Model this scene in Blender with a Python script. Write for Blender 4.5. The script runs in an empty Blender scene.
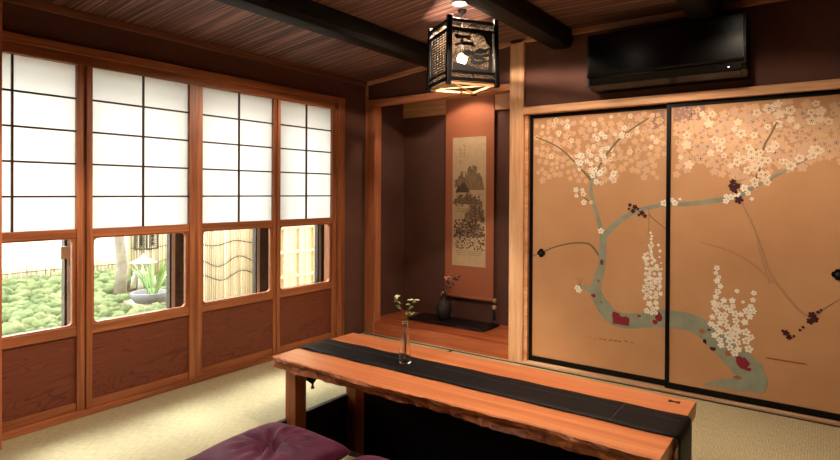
import bpy, bmesh, math, random
from mathutils import Vector, Matrix

random.seed(7)
sc = bpy.context.scene
C = sc.collection
PI = math.pi

# ------------------------------------------------------------------ camera
FPX, YAW, PITCH, ROLL, CY = 565.57, math.radians(35.6805), math.radians(-0.33566), math.radians(0.30165), 195.73
CAMZ = 1.205
fw = Vector((-math.sin(YAW)*math.cos(PITCH), math.cos(YAW)*math.cos(PITCH), math.sin(PITCH)))
r0 = Vector((math.cos(YAW), math.sin(YAW), 0))
u0 = r0.cross(fw)
rt = r0*math.cos(ROLL) + u0*math.sin(ROLL)
upv = -r0*math.sin(ROLL) + u0*math.cos(ROLL)
cam = bpy.data.cameras.new('camera')
cam.sensor_fit = 'HORIZONTAL'
cam.sensor_width = 36.0
cam.lens = 36.0*FPX/840.0
cam.shift_y = -(230.0-CY)/840.0
cam.clip_start = 0.02
camo = bpy.data.objects.new('camera', cam)
C.objects.link(camo)
camo.matrix_world = Matrix(((rt.x, upv.x, -fw.x, 0), (rt.y, upv.y, -fw.y, 0), (rt.z, upv.z, -fw.z, CAMZ), (0, 0, 0, 1)))
sc.camera = camo

# ------------------------------------------------------------------ sky, sun, exposure
wd = bpy.data.worlds.new('sky'); sc.world = wd; wd.use_nodes = True
bg = wd.node_tree.nodes['Background']
bg.inputs[0].default_value = (1.0, 0.97, 0.93, 1)
bg.inputs[1].default_value = 2.6

def lamp(name, kind, loc, energy, col, **kw):
    l = bpy.data.lights.new(name, kind); l.energy = energy; l.color = col
    for k, v in kw.items(): setattr(l, k, v)
    o = bpy.data.objects.new(name, l); C.objects.link(o); o.location = loc
    return o
WARM = (1.0, 0.78, 0.60)
sun = lamp('sun', 'SUN', (-6, 2, 6), 4.8, (1.0, 0.97, 0.93), angle=math.radians(28))
sun.rotation_euler = Vector((0.60, 0.0, -0.80)).to_track_quat('-Z', 'Y').to_euler()

vs = sc.view_settings
sc.display_settings.display_device = 'sRGB'
vs.view_transform = 'Standard'; vs.look = 'None'; vs.exposure = 1.25; vs.gamma = 1.0; vs.use_curve_mapping = False
sc.cycles.max_bounces = 10
sc.cycles.transparent_max_bounces = 16
sc.cycles.sample_clamp_indirect = 4.0
sc.cycles.use_denoising = True
sc.cycles.caustics_reflective = False

# ------------------------------------------------------------------ materials
def srgb(r, g, b):
    def f(v):
        v /= 255.0
        return v/12.92 if v <= .04045 else ((v+.055)/1.055)**2.4
    return (f(r), f(g), f(b), 1)

class NT:
    def __init__(s, name):
        s.m = bpy.data.materials.new(name); s.m.use_nodes = True
        s.t = s.m.node_tree; s.b = s.t.nodes['Principled BSDF']; s.out = s.t.nodes['Material Output']
    def n(s, kind, **kw):
        n = s.t.nodes.new(kind)
        for k, v in kw.items(): setattr(n, k, v)
        return n
    def l(s, a, b): s.t.links.new(a, b)
    def coords(s, scale, src='Object', rot=(0, 0, 0)):
        tc = s.n('ShaderNodeTexCoord'); mp = s.n('ShaderNodeMapping')
        mp.inputs['Scale'].default_value = scale; mp.inputs['Rotation'].default_value = rot
        s.l(tc.outputs[src], mp.inputs[0]); return mp.outputs[0]
    def noise(s, vec, scale, detail=4, rough=.55, dist=0):
        n = s.n('ShaderNodeTexNoise'); s.l(vec, n.inputs['Vector'])
        n.inputs['Scale'].default_value = scale; n.inputs['Detail'].default_value = detail
        n.inputs['Roughness'].default_value = rough; n.inputs['Distortion'].default_value = dist
        return n.outputs['Fac']
    def ramp(s, fac, stops):
        r = s.n('ShaderNodeValToRGB'); el = r.color_ramp.elements
        while len(el) < len(stops): el.new(.5)
        for e, (p, c) in zip(el, stops): e.position = p; e.color = c
        s.l(fac, r.inputs[0]); return r.outputs[0]
    def mix(s, fac, a, b, mode='MIX'):
        m = s.n('ShaderNodeMix', data_type='RGBA', blend_type=mode)
        if isinstance(fac, float): m.inputs[0].default_value = fac
        else: s.l(fac, m.inputs[0])
        for i, v in ((6, a), (7, b)):
            if isinstance(v, tuple): m.inputs[i].default_value = v
            else: s.l(v, m.inputs[i])
        return m.outputs[2]
    def bump(s, h, strength, dist=.002):
        b = s.n('ShaderNodeBump'); b.inputs['Strength'].default_value = strength; b.inputs['Distance'].default_value = dist
        s.l(h, b.inputs['Height']); s.l(b.outputs[0], s.b.inputs['Normal'])
    def set(s, col=None, rough=.6, metal=0, spec=None, **kw):
        if col is not None:
            if isinstance(col, tuple): s.b.inputs['Base Color'].default_value = col
            else: s.l(col, s.b.inputs['Base Color'])
        s.b.inputs['Roughness'].default_value = rough; s.b.inputs['Metallic'].default_value = metal
        if spec is not None: s.b.inputs['Specular IOR Level'].default_value = spec
        for k, v in kw.items(): s.b.inputs[k].default_value = v
        return s.m

def plain(name, col, rough=.6, var=.12, scale=30, **kw):
    t = NT(name); v = t.coords((1, 1, 1))
    f = t.noise(v, scale)
    d = tuple(c*(1-var) for c in col[:3])+(1,); b = tuple(min(1, c*(1+var)) for c in col[:3])+(1,)
    return t.set(t.ramp(f, [(.3, d), (.7, b)]), rough, **kw)

def wood(name, dark, light, axis='x', rough=.45, freq=22, stretch=.05, dist=.6, bump=.15, spec=.4):
    t = NT(name)
    sc_ = {'x': (stretch, 1, 1), 'y': (1, stretch, 1), 'z': (1, 1, stretch)}[axis]
    v = t.coords(sc_)
    a = t.noise(v, freq, 3, .5, dist)
    b = t.noise(v, freq*7, 2, .5, .2)
    ca = t.ramp(a, [(.32, dark), (.5, tuple((p+q)/2 for p, q in zip(dark, light))), (.68, light)])
    cb = t.ramp(b, [(.3, (.72, .68, .64, 1)), (.65, (1, 1, 1, 1))])
    col = t.mix(.75, ca, cb, 'MULTIPLY')
    t.bump(b, bump, .001)
    return t.set(col, rough, spec=spec)

def cathedral(name, dark, light, rough=.5):
    t = NT(name); v = t.coords((1, .32, 1.6))
    w = t.n('ShaderNodeTexNoise'); t.l(v, w.inputs['Vector']); w.inputs['Scale'].default_value = 4.2
    w.inputs['Detail'].default_value = 1.5; w.inputs['Distortion'].default_value = .9
    m = t.n('ShaderNodeMath', operation='MULTIPLY'); t.l(w.outputs['Fac'], m.inputs[0]); m.inputs[1].default_value = 26
    f = t.n('ShaderNodeMath', operation='PINGPONG'); t.l(m.outputs[0], f.inputs[0]); f.inputs[1].default_value = .5
    f2 = t.n('ShaderNodeMath', operation='MULTIPLY'); t.l(f.outputs[0], f2.inputs[0]); f2.inputs[1].default_value = 2
    fine = t.noise(t.coords((1, .04, 1)), 160, 2)
    c = t.ramp(f2.outputs[0], [(.0, dark), (.45, light), (1, tuple(.8*a+.2*b for a, b in zip(light, dark)))])
    c = t.mix(.6, c, t.ramp(fine, [(.35, (.7, .66, .62, 1)), (.65, (1, 1, 1, 1))]), 'MULTIPLY')
    t.bump(fine, .1, .001)
    return t.set(c, rough, spec=.35)

M = {}
M['frame'] = wood('window_wood', srgb(134, 76, 46), srgb(196, 124, 80), 'z', .42)
M['frame_h'] = wood('window_rail_wood', srgb(134, 76, 46), srgb(196, 124, 80), 'y', .42)
M['board'] = cathedral('hip_board_wood', srgb(104, 54, 38), srgb(130, 70, 50), .5)
M['muntin'] = plain('muntin_wood', srgb(60, 38, 30), .5, spec=.2)
M['post'] = wood('cypress_post', srgb(216, 154, 106), srgb(246, 200, 154), 'z', .5, freq=16)
M['cypress'] = wood('cypress_rail', srgb(216, 152, 104), srgb(246, 196, 148), 'x', .5, freq=16)
M['redpost'] = wood('cedar_post', srgb(172, 98, 64), srgb(212, 138, 96), 'z', .5, freq=18)
M['redrail'] = wood('cedar_rail', srgb(180, 108, 70), srgb(216, 146, 102), 'x', .5, freq=18)
M['trimwood'] = wood('ceiling_trim_wood', srgb(190, 132, 100), srgb(226, 172, 134), 'x', .5, freq=14)
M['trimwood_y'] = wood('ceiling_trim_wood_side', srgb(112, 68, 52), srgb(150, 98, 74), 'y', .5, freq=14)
M['toko'] = wood('alcove_floor_wood', srgb(168, 82, 46), srgb(208, 118, 72), 'x', .25, freq=14, spec=.6)
M['beam'] = wood('beam_wood', srgb(12, 9, 8), srgb(24, 18, 15), 'y', .6, freq=14, spec=.2)
M['table'] = wood('table_wood', srgb(190, 108, 66), srgb(222, 146, 96), 'x', .3, freq=9, stretch=.04, dist=.5, bump=.04, spec=.5)
M['leg'] = wood('table_leg_wood', srgb(140, 76, 42), srgb(190, 116, 68), 'z', .5)
M['sill'] = wood('threshold_wood', srgb(200, 160, 120), srgb(236, 206, 168), 'x', .5)
M['black'] = plain('black_lacquer', srgb(7, 6, 6), .4, .2, spec=.2)
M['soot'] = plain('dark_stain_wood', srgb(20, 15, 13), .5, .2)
M['matte'] = plain('matte_black', srgb(20, 18, 18), .7, .2)

def plaster(name, col):
    t = NT(name); v = t.coords((1, 1, 1))
    a = t.noise(v, 3, 4); b = t.noise(v, 260, 3, .7)
    d = tuple(c*.85 for c in col[:3])+(1,); e = tuple(c*1.1 for c in col[:3])+(1,)
    c = t.mix(.4, t.ramp(a, [(.3, d), (.7, e)]), t.ramp(b, [(.35, (.72, .72, .72, 1)), (.65, (1, 1, 1, 1))]), 'MULTIPLY')
    t.bump(b, .35, .002)
    return t.set(c, .92, spec=.15)
M['wall'] = plaster('brown_clay_plaster', srgb(106, 74, 64))
M['outwall'] = plaster('outside_plaster', srgb(150, 140, 125))

def reed():
    t = NT('reed_ceiling'); v = t.coords((.012, 1, .012))
    a = t.noise(v, 75, 2, .6, .1); b = t.noise(t.coords((.3, 1, .3)), 9, 3)
    c = t.ramp(a, [(.3, srgb(40, 26, 24)), (.5, srgb(112, 78, 70)), (.7, srgb(196, 152, 138))])
    c = t.mix(.6, c, t.ramp(b, [(.3, (.6, .56, .56, 1)), (.7, (1, 1, 1, 1))]), 'MULTIPLY')
    t.bump(a, .9, .006)
    return t.set(c, .5, spec=.4)
M['reed'] = reed()

def tatami():
    t = NT('tatami_rush')
    w = t.n('ShaderNodeTexWave', wave_type='BANDS', bands_direction='X'); t.l(t.coords((1, 1, 1)), w.inputs['Vector'])
    w.inputs['Scale'].default_value = 26; w.inputs['Distortion'].default_value = .4; w.inputs['Detail'].default_value = 1
    a = t.noise(t.coords((1, .12, 1)), 240, 2, .6); b = t.noise(t.coords((1, 1, 1)), 2.2, 3)
    k = t.n('ShaderNodeTexChecker'); t.l(t.coords((1, 1, 1), rot=(0, 0, 0)), k.inputs[0]); k.inputs['Scale'].default_value = 140
    c = t.ramp(a, [(.3, srgb(168, 158, 120)), (.7, srgb(206, 198, 162))])
    c = t.mix(.5, c, t.ramp(w.outputs['Fac'], [(0, (.72, .7, .66, 1)), (.5, (1, 1, 1, 1))]), 'MULTIPLY')
    c = t.mix(.5, c, t.ramp(b, [(.3, (.86, .84, .78, 1)), (.7, (1, 1, 1, 1))]), 'MULTIPLY')
    t.bump(w.outputs['Fac'], .35, .003)
    return t.set(c, .6, spec=.3)
M['tatami'] = tatami()

def glass():
    t = NT('window_glass'); t.t.nodes.remove(t.b)
    tr = t.n('ShaderNodeBsdfTransparent'); tr.inputs[0].default_value = (.97, .98, .97, 1)
    gl = t.n('ShaderNodeBsdfGlossy'); gl.inputs['Roughness'].default_value = .02
    lw = t.n('ShaderNodeLayerWeight'); lw.inputs[0].default_value = .5
    pw = t.n('ShaderNodeMath', operation='POWER'); t.l(lw.outputs['Facing'], pw.inputs[0]); pw.inputs[1].default_value = 5
    ad = t.n('ShaderNodeMath', operation='MULTIPLY_ADD'); t.l(pw.outputs[0], ad.inputs[0]); ad.inputs[1].default_value = .8; ad.inputs[2].default_value = .02
    mx = t.n('ShaderNodeMixShader'); t.l(ad.outputs[0], mx.inputs[0]); t.l(tr.outputs[0], mx.inputs[1]); t.l(gl.outputs[0], mx.inputs[2])
    t.l(mx.outputs[0], t.out.inputs[0]); return t.m
M['glass'] = glass()

def paper(name, col, clear=0.0, trans=.8, texture=60):
    t = NT(name); t.t.nodes.remove(t.b)
    c = t.ramp(t.noise(t.coords((1, 1, 1)), texture, 4, .7), [(.3, tuple(x*.97 for x in col[:3])+(1,)), (.7, col)])
    tl = t.n('ShaderNodeBsdfTranslucent'); df = t.n('ShaderNodeBsdfDiffuse')
    t.l(c, tl.inputs[0]); t.l(c, df.inputs[0])
    mx = t.n('ShaderNodeMixShader'); mx.inputs[0].default_value = trans
    t.l(df.outputs[0], mx.inputs[1]); t.l(tl.outputs[0], mx.inputs[2]); o = mx.outputs[0]
    if clear:
        tr = t.n('ShaderNodeBsdfTransparent'); m2 = t.n('ShaderNodeMixShader'); m2.inputs[0].default_value = clear
        t.l(o, m2.inputs[1]); t.l(tr.outputs[0], m2.inputs[2]); o = m2.outputs[0]
    t.l(o, t.out.inputs[0]); return t.m
M['paper'] = paper('shoji_paper', (.64, .632, .62, 1))
M['lampaper'] = paper('lantern_paper', (.06, .044, .03, 1), clear=.32, trans=.6)

def emit(name, col, s):
    t = NT(name); t.set((0, 0, 0, 1)); t.b.inputs['Emission Color'].default_value = col; t.b.inputs['Emission Strength'].default_value = s
    return t.m
M['bulb'] = emit('glowing_bulb', (1, .78, .5, 1), 30)
M['downlens'] = emit('downlight_lens', (1, .86, .66, 1), 14)
M['led'] = emit('indicator_light', (1, .95, .9, 1), 1.5)

# ------------------------------------------------------------------ mesh builder
class MB:
    def __init__(s): s.v = []; s.f = []; s.mi = []; s.sm = []
    def add(s, vs_, fs, mi=0, smooth=False):
        o = len(s.v); s.v += [tuple(p) for p in vs_]
        for f in fs: s.f.append([i+o for i in f]); s.mi.append(mi); s.sm.append(smooth)
        return s
    def box(s, x0, x1, y0, y1, z0, z1, mi=0):
        v = [(x, y, z) for x in (x0, x1) for y in (y0, y1) for z in (z0, z1)]
        return s.add(v, [(0, 1, 3, 2), (4, 6, 7, 5), (0, 4, 5, 1), (2, 3, 7, 6), (0, 2, 6, 4), (1, 5, 7, 3)], mi)
    def bar(s, a, b, w, h=None, mi=0, up=(0, 0, 1)):
        a, b = Vector(a), Vector(b); h = h or w
        d = (b-a).normalized(); u = Vector(up)
        if abs(d.dot(u)) > .98: u = Vector((0, 1, 0))
        n = d.cross(u).normalized(); u = n.cross(d).normalized()
        v = [p+n*sx*w/2+u*sz*h/2 for p in (a, b) for sx, sz in ((-1, -1), (1, -1), (1, 1), (-1, 1))]
        return s.add(v, [(3, 2, 1, 0), (4, 5, 6, 7), (0, 1, 5, 4), (1, 2, 6, 5), (2, 3, 7, 6), (3, 0, 4, 7)], mi)
    def tube(s, pts, r, n=8, mi=0, cap=True):
        pts = [Vector(p) for p in pts]; rs = r if isinstance(r, (list, tuple)) else [r]*len(pts)
        v = []; f = []; prev = None
        for i, p in enumerate(pts):
            d = (pts[min(i+1, len(pts)-1)]-pts[max(i-1, 0)]).normalized()
            if prev is None:
                u = Vector((0, 0, 1)) if abs(d.z) < .9 else Vector((1, 0, 0))
                a = d.cross(u).normalized()
            else:
                a = (prev-d*prev.dot(d)).normalized()
            prev = a; b = d.cross(a)
            v += [p+(a*math.cos(2*PI*k/n)+b*math.sin(2*PI*k/n))*rs[i] for k in range(n)]
        for i in range(len(pts)-1):
            for k in range(n):
                f.append((i*n+k, i*n+(k+1) % n, (i+1)*n+(k+1) % n, (i+1)*n+k))
        if cap: f.append(tuple(range(n-1, -1, -1))); f.append(tuple((len(pts)-1)*n+k for k in range(n)))
        return s.add(v, f, mi, True)
    def lathe(s, prof, c=(0, 0, 0), n=28, mi=0, cap=False):
        v = []; f = []
        for r, z in prof: v += [(c[0]+r*math.cos(2*PI*k/n), c[1]+r*math.sin(2*PI*k/n), c[2]+z) for k in range(n)]
        for i in range(len(prof)-1):
            for k in range(n): f.append((i*n+k, i*n+(k+1) % n, (i+1)*n+(k+1) % n, (i+1)*n+k))
        if cap: f.append(tuple(range(n-1, -1, -1))); f.append(tuple((len(prof)-1)*n+k for k in range(n)))
        return s.add(v, f, mi, True)
    def ball(s, c, r, n=12, mi=0, sz=1.0):
        m = n//2
        return s.lathe([(max(1e-5, r*math.sin(PI*i/m)), -r*sz*math.cos(PI*i/m)) for i in range(m+1)], c, n, mi)
    def prism(s, pts, axis, a, b, mi=0):
        # pts: 2-D outline in the plane normal to axis
        def P(p, t): return {'x': (t, p[0], p[1]), 'y': (p[0], t, p[1]), 'z': (p[0], p[1], t)}[axis]
        n = len(pts); v = [P(p, a) for p in pts]+[P(p, b) for p in pts]
        f = [tuple(range(n-1, -1, -1)), tuple(range(n, 2*n))]+[(i, (i+1) % n, n+(i+1) % n, n+i) for i in range(n)]
        return s.add(v, f, mi)
    def leaf(s, base, d, nrm, L, W, curl=.2, mi=0, n=5):
        base, d, nrm = Vector(base), Vector(d).normalized(), Vector(nrm)
        sd = d.cross(nrm).normalized(); nn = sd.cross(d).normalized()
        v = []; f = []
        for i in range(n+1):
            t = i/n; w = W*.5*math.sin(PI*min(1, .08+t*.92))**.8 if i < n else .0004
            p = base+d*(L*t)-nn*(curl*L*t*t)
            v += [p-sd*w, p+nn*(-w*.25), p+sd*w]
        for i in range(n):
            a = i*3; f += [(a, a+1, a+4, a+3), (a+1, a+2, a+5, a+4)]
        return s.add(v, f, mi, True)
    def build(s, name, mats, parent=None, bevel=0, seg=2, solid=0, subsurf=0, world=False):
        me = bpy.data.meshes.new(name)
        off = Vector((0, 0, 0))
        if parent is not None and world:
            off = parent.matrix_world.translation if False else Vector(parent['_o']) if '_o' in parent else Vector((0, 0, 0))
        me.from_pydata([tuple(Vector(p)-off) for p in s.v], [], s.f)
        for m in (mats if isinstance(mats, (list, tuple)) else [mats]): me.materials.append(m)
        me.polygons.foreach_set('material_index', s.mi); me.polygons.foreach_set('use_smooth', s.sm)
        bm = bmesh.new(); bm.from_mesh(me); bmesh.ops.recalc_face_normals(bm, faces=bm.faces); bm.to_mesh(me); bm.free()
        me.update()
        o = bpy.data.objects.new(name, me); C.objects.link(o)
        if parent is not None: o.parent = parent
        if solid:
            d = o.modifiers.new('solid', 'SOLIDIFY'); d.thickness = solid; d.offset = 0
        if subsurf:
            d = o.modifiers.new('sub', 'SUBSURF'); d.levels = subsurf; d.render_levels = subsurf
        if bevel:
            d = o.modifiers.new('bevel', 'BEVEL'); d.width = bevel; d.segments = seg; d.limit_method = 'ANGLE'; d.angle_limit = .6
            d.harden_normals = False
        return o

def tag(o, label, cat, group=None, kind=None):
    o['label'] = label; o['category'] = cat
    if group: o['group'] = group
    if kind: o['kind'] = kind
    return o
def thing(name, loc, label, cat, group=None, rz=0):
    o = bpy.data.objects.new(name, None); C.objects.link(o); o.empty_display_size = .05
    o.location = loc; o.rotation_euler = (0, 0, rz)
    return tag(o, label, cat, group)
def W(mb, loc):
    'shift world-space builder data into the local space of a thing standing at loc'
    mb.v = [(p[0]-loc[0], p[1]-loc[1], p[2]-loc[2]) for p in mb.v]; return mb
def struct(name, mb, mats, bevel=0, parent=None):
    o = mb.build(name, mats, parent, bevel)
    if parent is None: o['kind'] = 'structure'
    return o
def sroot(name, loc):
    o = bpy.data.objects.new(name, None); C.objects.link(o); o.location = loc; o.empty_display_size = .05; o['kind'] = 'structure'; return o

# dimensions of the room (metres)
XL, YD, YB = -3.23, 3.70, 4.24
XR, YF = 1.35, -1.2
ZC0, XK, ZC1 = 2.15, -1.80, 2.305
PX0, PX1, PY0, PY1, PZ = -2.31, -0.52, 1.93, 2.60, -0.36
def zceil(x): return ZC0+(min(x, XK)-XL)*(ZC1-ZC0)/(XK-XL)

# ------------------------------------------------------------------ room shell
m = MB()
T = .06
for a, b, c, d in ((XL-.1, PX0, YF, YD+.02), (PX1, XR, YF, YD+.02), (PX0, PX1, YF, PY0), (PX0, PX1, PY1, YD+.02)):
    m.box(a, b, c, d, -T, 0)
struct('floor', m, M['tatami'])
# cloth seams of the mats
m = MB()
m.box(PX0-.012, PX0+.012, YF, PY0-.02, -.001, .0035)
m.box(PX0-.012, PX0+.012, PY1+.02, YD-.05, -.001, .0035)
m.box(XL+.02, XR, YD-.062, YD-.045, -.001, .003)
m.box(XL+.005, XL+.02, YF, YD-.05, -.001, .003)
struct('trim_1', m, M['soot'])
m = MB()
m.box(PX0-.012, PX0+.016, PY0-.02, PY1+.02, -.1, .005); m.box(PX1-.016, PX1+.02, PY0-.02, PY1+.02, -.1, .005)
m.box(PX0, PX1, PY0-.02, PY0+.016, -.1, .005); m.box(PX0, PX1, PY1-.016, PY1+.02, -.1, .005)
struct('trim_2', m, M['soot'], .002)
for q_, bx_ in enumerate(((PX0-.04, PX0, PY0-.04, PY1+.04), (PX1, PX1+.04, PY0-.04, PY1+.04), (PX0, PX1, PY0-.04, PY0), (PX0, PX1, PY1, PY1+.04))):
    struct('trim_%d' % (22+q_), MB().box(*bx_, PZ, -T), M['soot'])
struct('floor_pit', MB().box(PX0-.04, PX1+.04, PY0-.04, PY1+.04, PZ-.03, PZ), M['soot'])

WY0, WY1 = 1.0, 3.40
m = MB()
m.box(XL-.14, XL, YF, .88, 0, 2.4); m.box(XL-.14, XL, .88, WY1, 1.96, 2.4); m.box(XL-.14, XL, WY1, YB+.1, 0, 2.4)
struct('wall_left', m, M['wall'])
m = MB(); m.box(XL-.28, XL-.05, .88, WY1+.04, -.35, .42); struct('wall_outside', m, M['outwall'])
m = MB()
m.box(-1.74, XR+.1, YD+.0, YD+.1, 1.76, 2.4); m.box(.135, XR+.1, YD, YD+.1, 0, 1.76); m.box(-3.23, -1.74, YD, YD+.1, 1.955, 2.4)
struct('wall_back', m, M['wall'])
m = MB(); m.box(XR, XR+.1, YF, YD+.1, 0, 2.4); struct('wall_right', m, M['wall'])
m = MB(); m.box(XL-.1, XR+.1, YF-.1, YF, 0, 2.4); struct('wall_front', m, M['wall'])
m = MB()
m.box(XL-.05, -1.70, YB, YB+.1, 0, 2.4); m.box(-1.745, -1.70, YD+.1, YB, 0, 2.4)
struct('wall_alcove', m, M['wall'])
m = MB(); m.box(-1.74, .2, YD+.11, YD+.14, 0, 1.8); struct('wall_closet', m, M['soot'])
m = MB()
m.prism([(XL-.15, zceil(XL-.15)), (XK, ZC1), (XR+.1, ZC1), (XR+.1, ZC1+.06), (XK, ZC1+.06), (XL-.15, zceil(XL-.15)+.06)], 'y', YF-.1, YD+.1)
struct('ceiling', m, M['reed'])
m = MB(); m.box(XL, -1.74, YD+.1, YB, 2.17, 2.22); struct('ceiling_alcove', m, M['wall'])
# ceiling edge trims
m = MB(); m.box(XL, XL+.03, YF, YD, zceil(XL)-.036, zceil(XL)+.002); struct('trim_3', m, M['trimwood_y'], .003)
m = MB()
h = .036
m.prism([(XL+.03, zceil(XL+.03)-h), (XK, ZC1-h), (XR, ZC1-h), (XR, ZC1-.001), (XK, ZC1-.001), (XL+.03, zceil(XL+.03)-.001)], 'y', YD-.03, YD)
struct('trim_4', m, M['trimwood'], .003)
# posts
m = MB(); m.box(-1.848, -1.738, YD-.03, YD+.08, 0, ZC1-.003); struct('trim_5', m, M['post'], .004)
m = MB(); m.box(XL+.002, -3.12, YD-.02, YD+.07, 0, 1.948); struct('trim_6', m, M['redpost'], .004)
m = MB(); m.box(XL+.001, -3.205, YD-.02, YD-.001, 1.99, zceil(XL)-.03); struct('trim_7', m, M['trimwood'], .002)
m = MB(); m.box(XL, XL+.13, .87, 1.0, 0, zceil(XL+.1)-.04); struct('trim_8', m, M['redpost'], .004)
# alcove lintel, inner rail, fusuma head rail, threshold
m = MB(); m.box(XL+.001, -1.848, YD-.025, YD+.06, 1.942, 1.992); struct('trim_9', m, M['redrail'], .003)
m = MB(); m.box(XL+.001, -1.746, YB-.022, YB, 1.90, 2.03); struct('trim_10', m, M['cypress'], .003)
m = MB(); m.box(-1.738, XR, YD-.045, YD+.08, 1.758, 1.808); struct('trim_11', m, M['cypress'], .003)
m = MB(); m.box(-1.738, XR, YD-.045, YD+.08, -.01, .016); struct('trim_12', m, M['sill'], .002)
m = MB(); m.box(-1.738, -1.712, YD-.01, YD+.08, .016, 1.758); m.box(.13, .2, YD-.03, YD+.08, .016, 1.758); struct('trim_13', m, M['cypress'], .002)
# alcove floor and front beam
m = MB(); m.box(XL, -1.746, YD+.07, YB, .06, .098); struct('floor_alcove', m, M['toko'])
m = MB(); m.box(-3.12, -1.848, YD-.012, YD+.07, 0, .102); m.box(XL, -3.12, YD+.07, YD+.072, 0, .098); struct('trim_14', m, M['toko'], .004)
# ceiling beams
for i, (bx, w) in enumerate(((-2.36, .145), (-1.47, .155), (-.57, .155))):
    zt = zceil(bx)+.01
    m = MB()
    n = 14; ring = []
    for k in range(n):
        a = 2*PI*k/n
        ring.append((bx+w/2*max(-1, min(1, 1.25*math.cos(a))), zt-.055+.075*max(-1, min(1, 1.2*math.sin(a)))))
    m.prism(ring, 'y', YF, YD-.005)
    struct('trim_%d' % (15+i), m, M['beam'], .006)

# ------------------------------------------------------------------ windows: paper above, glass below, board at the foot
m = MB()
m.box(XL-.03, XL+.035, WY0, WY1, 1.925, 1.968)
struct('trim_18', m, M['frame_h'], .004)
m = MB(); m.box(XL-.10, XL+.015, WY0, 3.30, 1.872, 1.925); struct('trim_19', m, M['frame_h'], .003)
m = MB(); m.box(XL-.10, XL+.034, 3.318, WY1, 0, 1.925); m.box(XL-.1, XL+.018, 3.296, 3.318, .03, 1.872); struct('trim_20', m, M['frame'], .004)
m = MB(); m.box(XL-.10, XL+.03, WY0, 3.318, 0, .03); struct('trim_21', m, M['frame_h'], .003)

bays = [(1.0, 1.0, 1.376, 1.416, 1.086, 0.0), (1.418, 1.448, 2.020, 2.062, 1.734, .014), (2.064, 2.117, 2.686, 2.712, 2.402, .004), (2.714, 2.742, 3.273, 3.296, 3.007, .012)]
Z_P0, Z_P1, Z_G0, Z_G1, Z_B0, Z_B1 = 1.0, 1.868, .483, .955, .075, .433
ROWS = [1.0+(1.868-1.0)*k/5 for k in range(1, 5)]
def rrect(y0, y1, z0, z1, r, n=5):
    pts = []
    for cy, cz, a0 in ((y1-r, z1-r, 0), (y0+r, z1-r, 90), (y0+r, z0+r, 180), (y1-r, z0+r, 270)):
        for k in range(n+1):
            a = math.radians(a0+90*k/n); pts.append((cy+r*math.cos(a), cz+r*math.sin(a)))
    return pts
for i, (s0, p0, p1, s1, mid, dx) in enumerate(bays):
    root = sroot('window_%d' % (i+1), (XL, (s0+s1)/2, .03)); L = root.location
    xf, xb = XL+dx, XL+dx-.03
    def part(nm, mb, mat, bevel=.002, par=root):
        o = W(mb, L).build(nm, mat, par, bevel)
        return o
    if p0 > s0: part('stile', MB().box(xb, xf+.004, s0, p0, .03, 1.872), M['frame'])
    part('stile', MB().box(xb, xf+.004, p1, s1, .03, 1.872), M['frame'])
    part('mid_rail', MB().box(xb, xf, p0, p1, .955, 1.0), M['frame_h'])
    part('sill_rail', MB().box(xb, xf, p0, p1, .433, .484), M['frame_h'])
    part('bottom_rail', MB().box(xb, xf-.004, p0, p1, .03, .075), M['frame_h'])
    part('hip_board', MB().box(xb+.004, xf-.012, p0, p1, .075, .433), M['board'], 0)
    part('paper_pane', MB().box(xb+.008, xb+.0095, p0, p1, 1.0, 1.872), M['paper'], 0)
    for z in ROWS: part('muntin', MB().box(xb+.0105, xf-.008, p0, p1, z-.0048, z+.0048), M['muntin'], 0)
    part('muntin', MB().box(xb+.0105, xf-.007, mid-.0045, mid+.0045, 1.0, 1.872), M['muntin'], 0)
    # glass with rounded wooden bead
    gy0, gy1 = p0+.004, p1-.012
    inner = rrect(gy0+.008, gy1-.008, Z_G0+.008, Z_G1-.008, .022)
    outer = rrect(p0-.001, p1+.001, Z_G0-.001, Z_G1+.002, .002)
    n = len(inner); b = MB()
    xx = (xb+.004, xf-.006)
    v = [(x, *p) for x in xx for p in inner]+[(x, *p) for x in xx for p in outer]
    f = []
    for k in range(n):
        k2 = (k+1) % n
        f += [(k, k2, n+k2, n+k), (2*n+k, 3*n+k, 3*n+k2, 2*n+k2), (n+k, n+k2, 3*n+k2, 3*n+k), (k, 2*n+k, 2*n+k2, k2)]
    b.add(v, f)
    part('glass_bead', b, M['frame'], 0)
    g = MB().prism(inner, 'x', xb+.012, xb+.0155)
    part('glass_pane', g, M['glass'], 0)

# dark outer sashes beyond the paper windows
M['sash'] = plain('bronze_sash', srgb(40, 30, 28), .4, .15, spec=.5)
M['alu'] = plain('pale_aluminium', srgb(176, 172, 166), .35, .08, metal=.6)
XO = XL-.19
sy = [(.80, .86), (1.386, 1.453), (2.0, 2.118), (2.67, 2.80), (3.294, 3.46)]
for i in range(4):
    root = sroot('window_%d' % (i+5), (XO, (sy[i][1]+sy[i+1][0])/2, .42)); L = root.location
    a, b = sy[i][1], sy[i+1][0]
    W(MB().box(XO-.02, XO+.02, b, sy[i+1][1]-.002, .42, 2.0), L).build('stile', M['sash'], root, .002)
    W(MB().box(XO-.02, XO+.02, a, b, .42, .455), L).build('bottom_rail', M['sash'], root, .002)
    W(MB().box(XO-.02, XO+.02, a, b, 1.95, 2.0), L).build('top_rail', M['sash'], root, .002)
    W(MB().box(XO+.02, XO+.026, b+.012, b+.034, .455, 1.95), L).build('edge_strip', M['alu'], root, .001)
    W(MB().box(XO-.003, XO+.001, a, b, .455, 1.95), L).build('glass_pane', M['glass'], root)
    if i == 0:
        W(MB().box(XO+.02, XO+.045, b-.028, b+.03, .83, .90), L).build('latch', M['alu'], root, .003)

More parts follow.
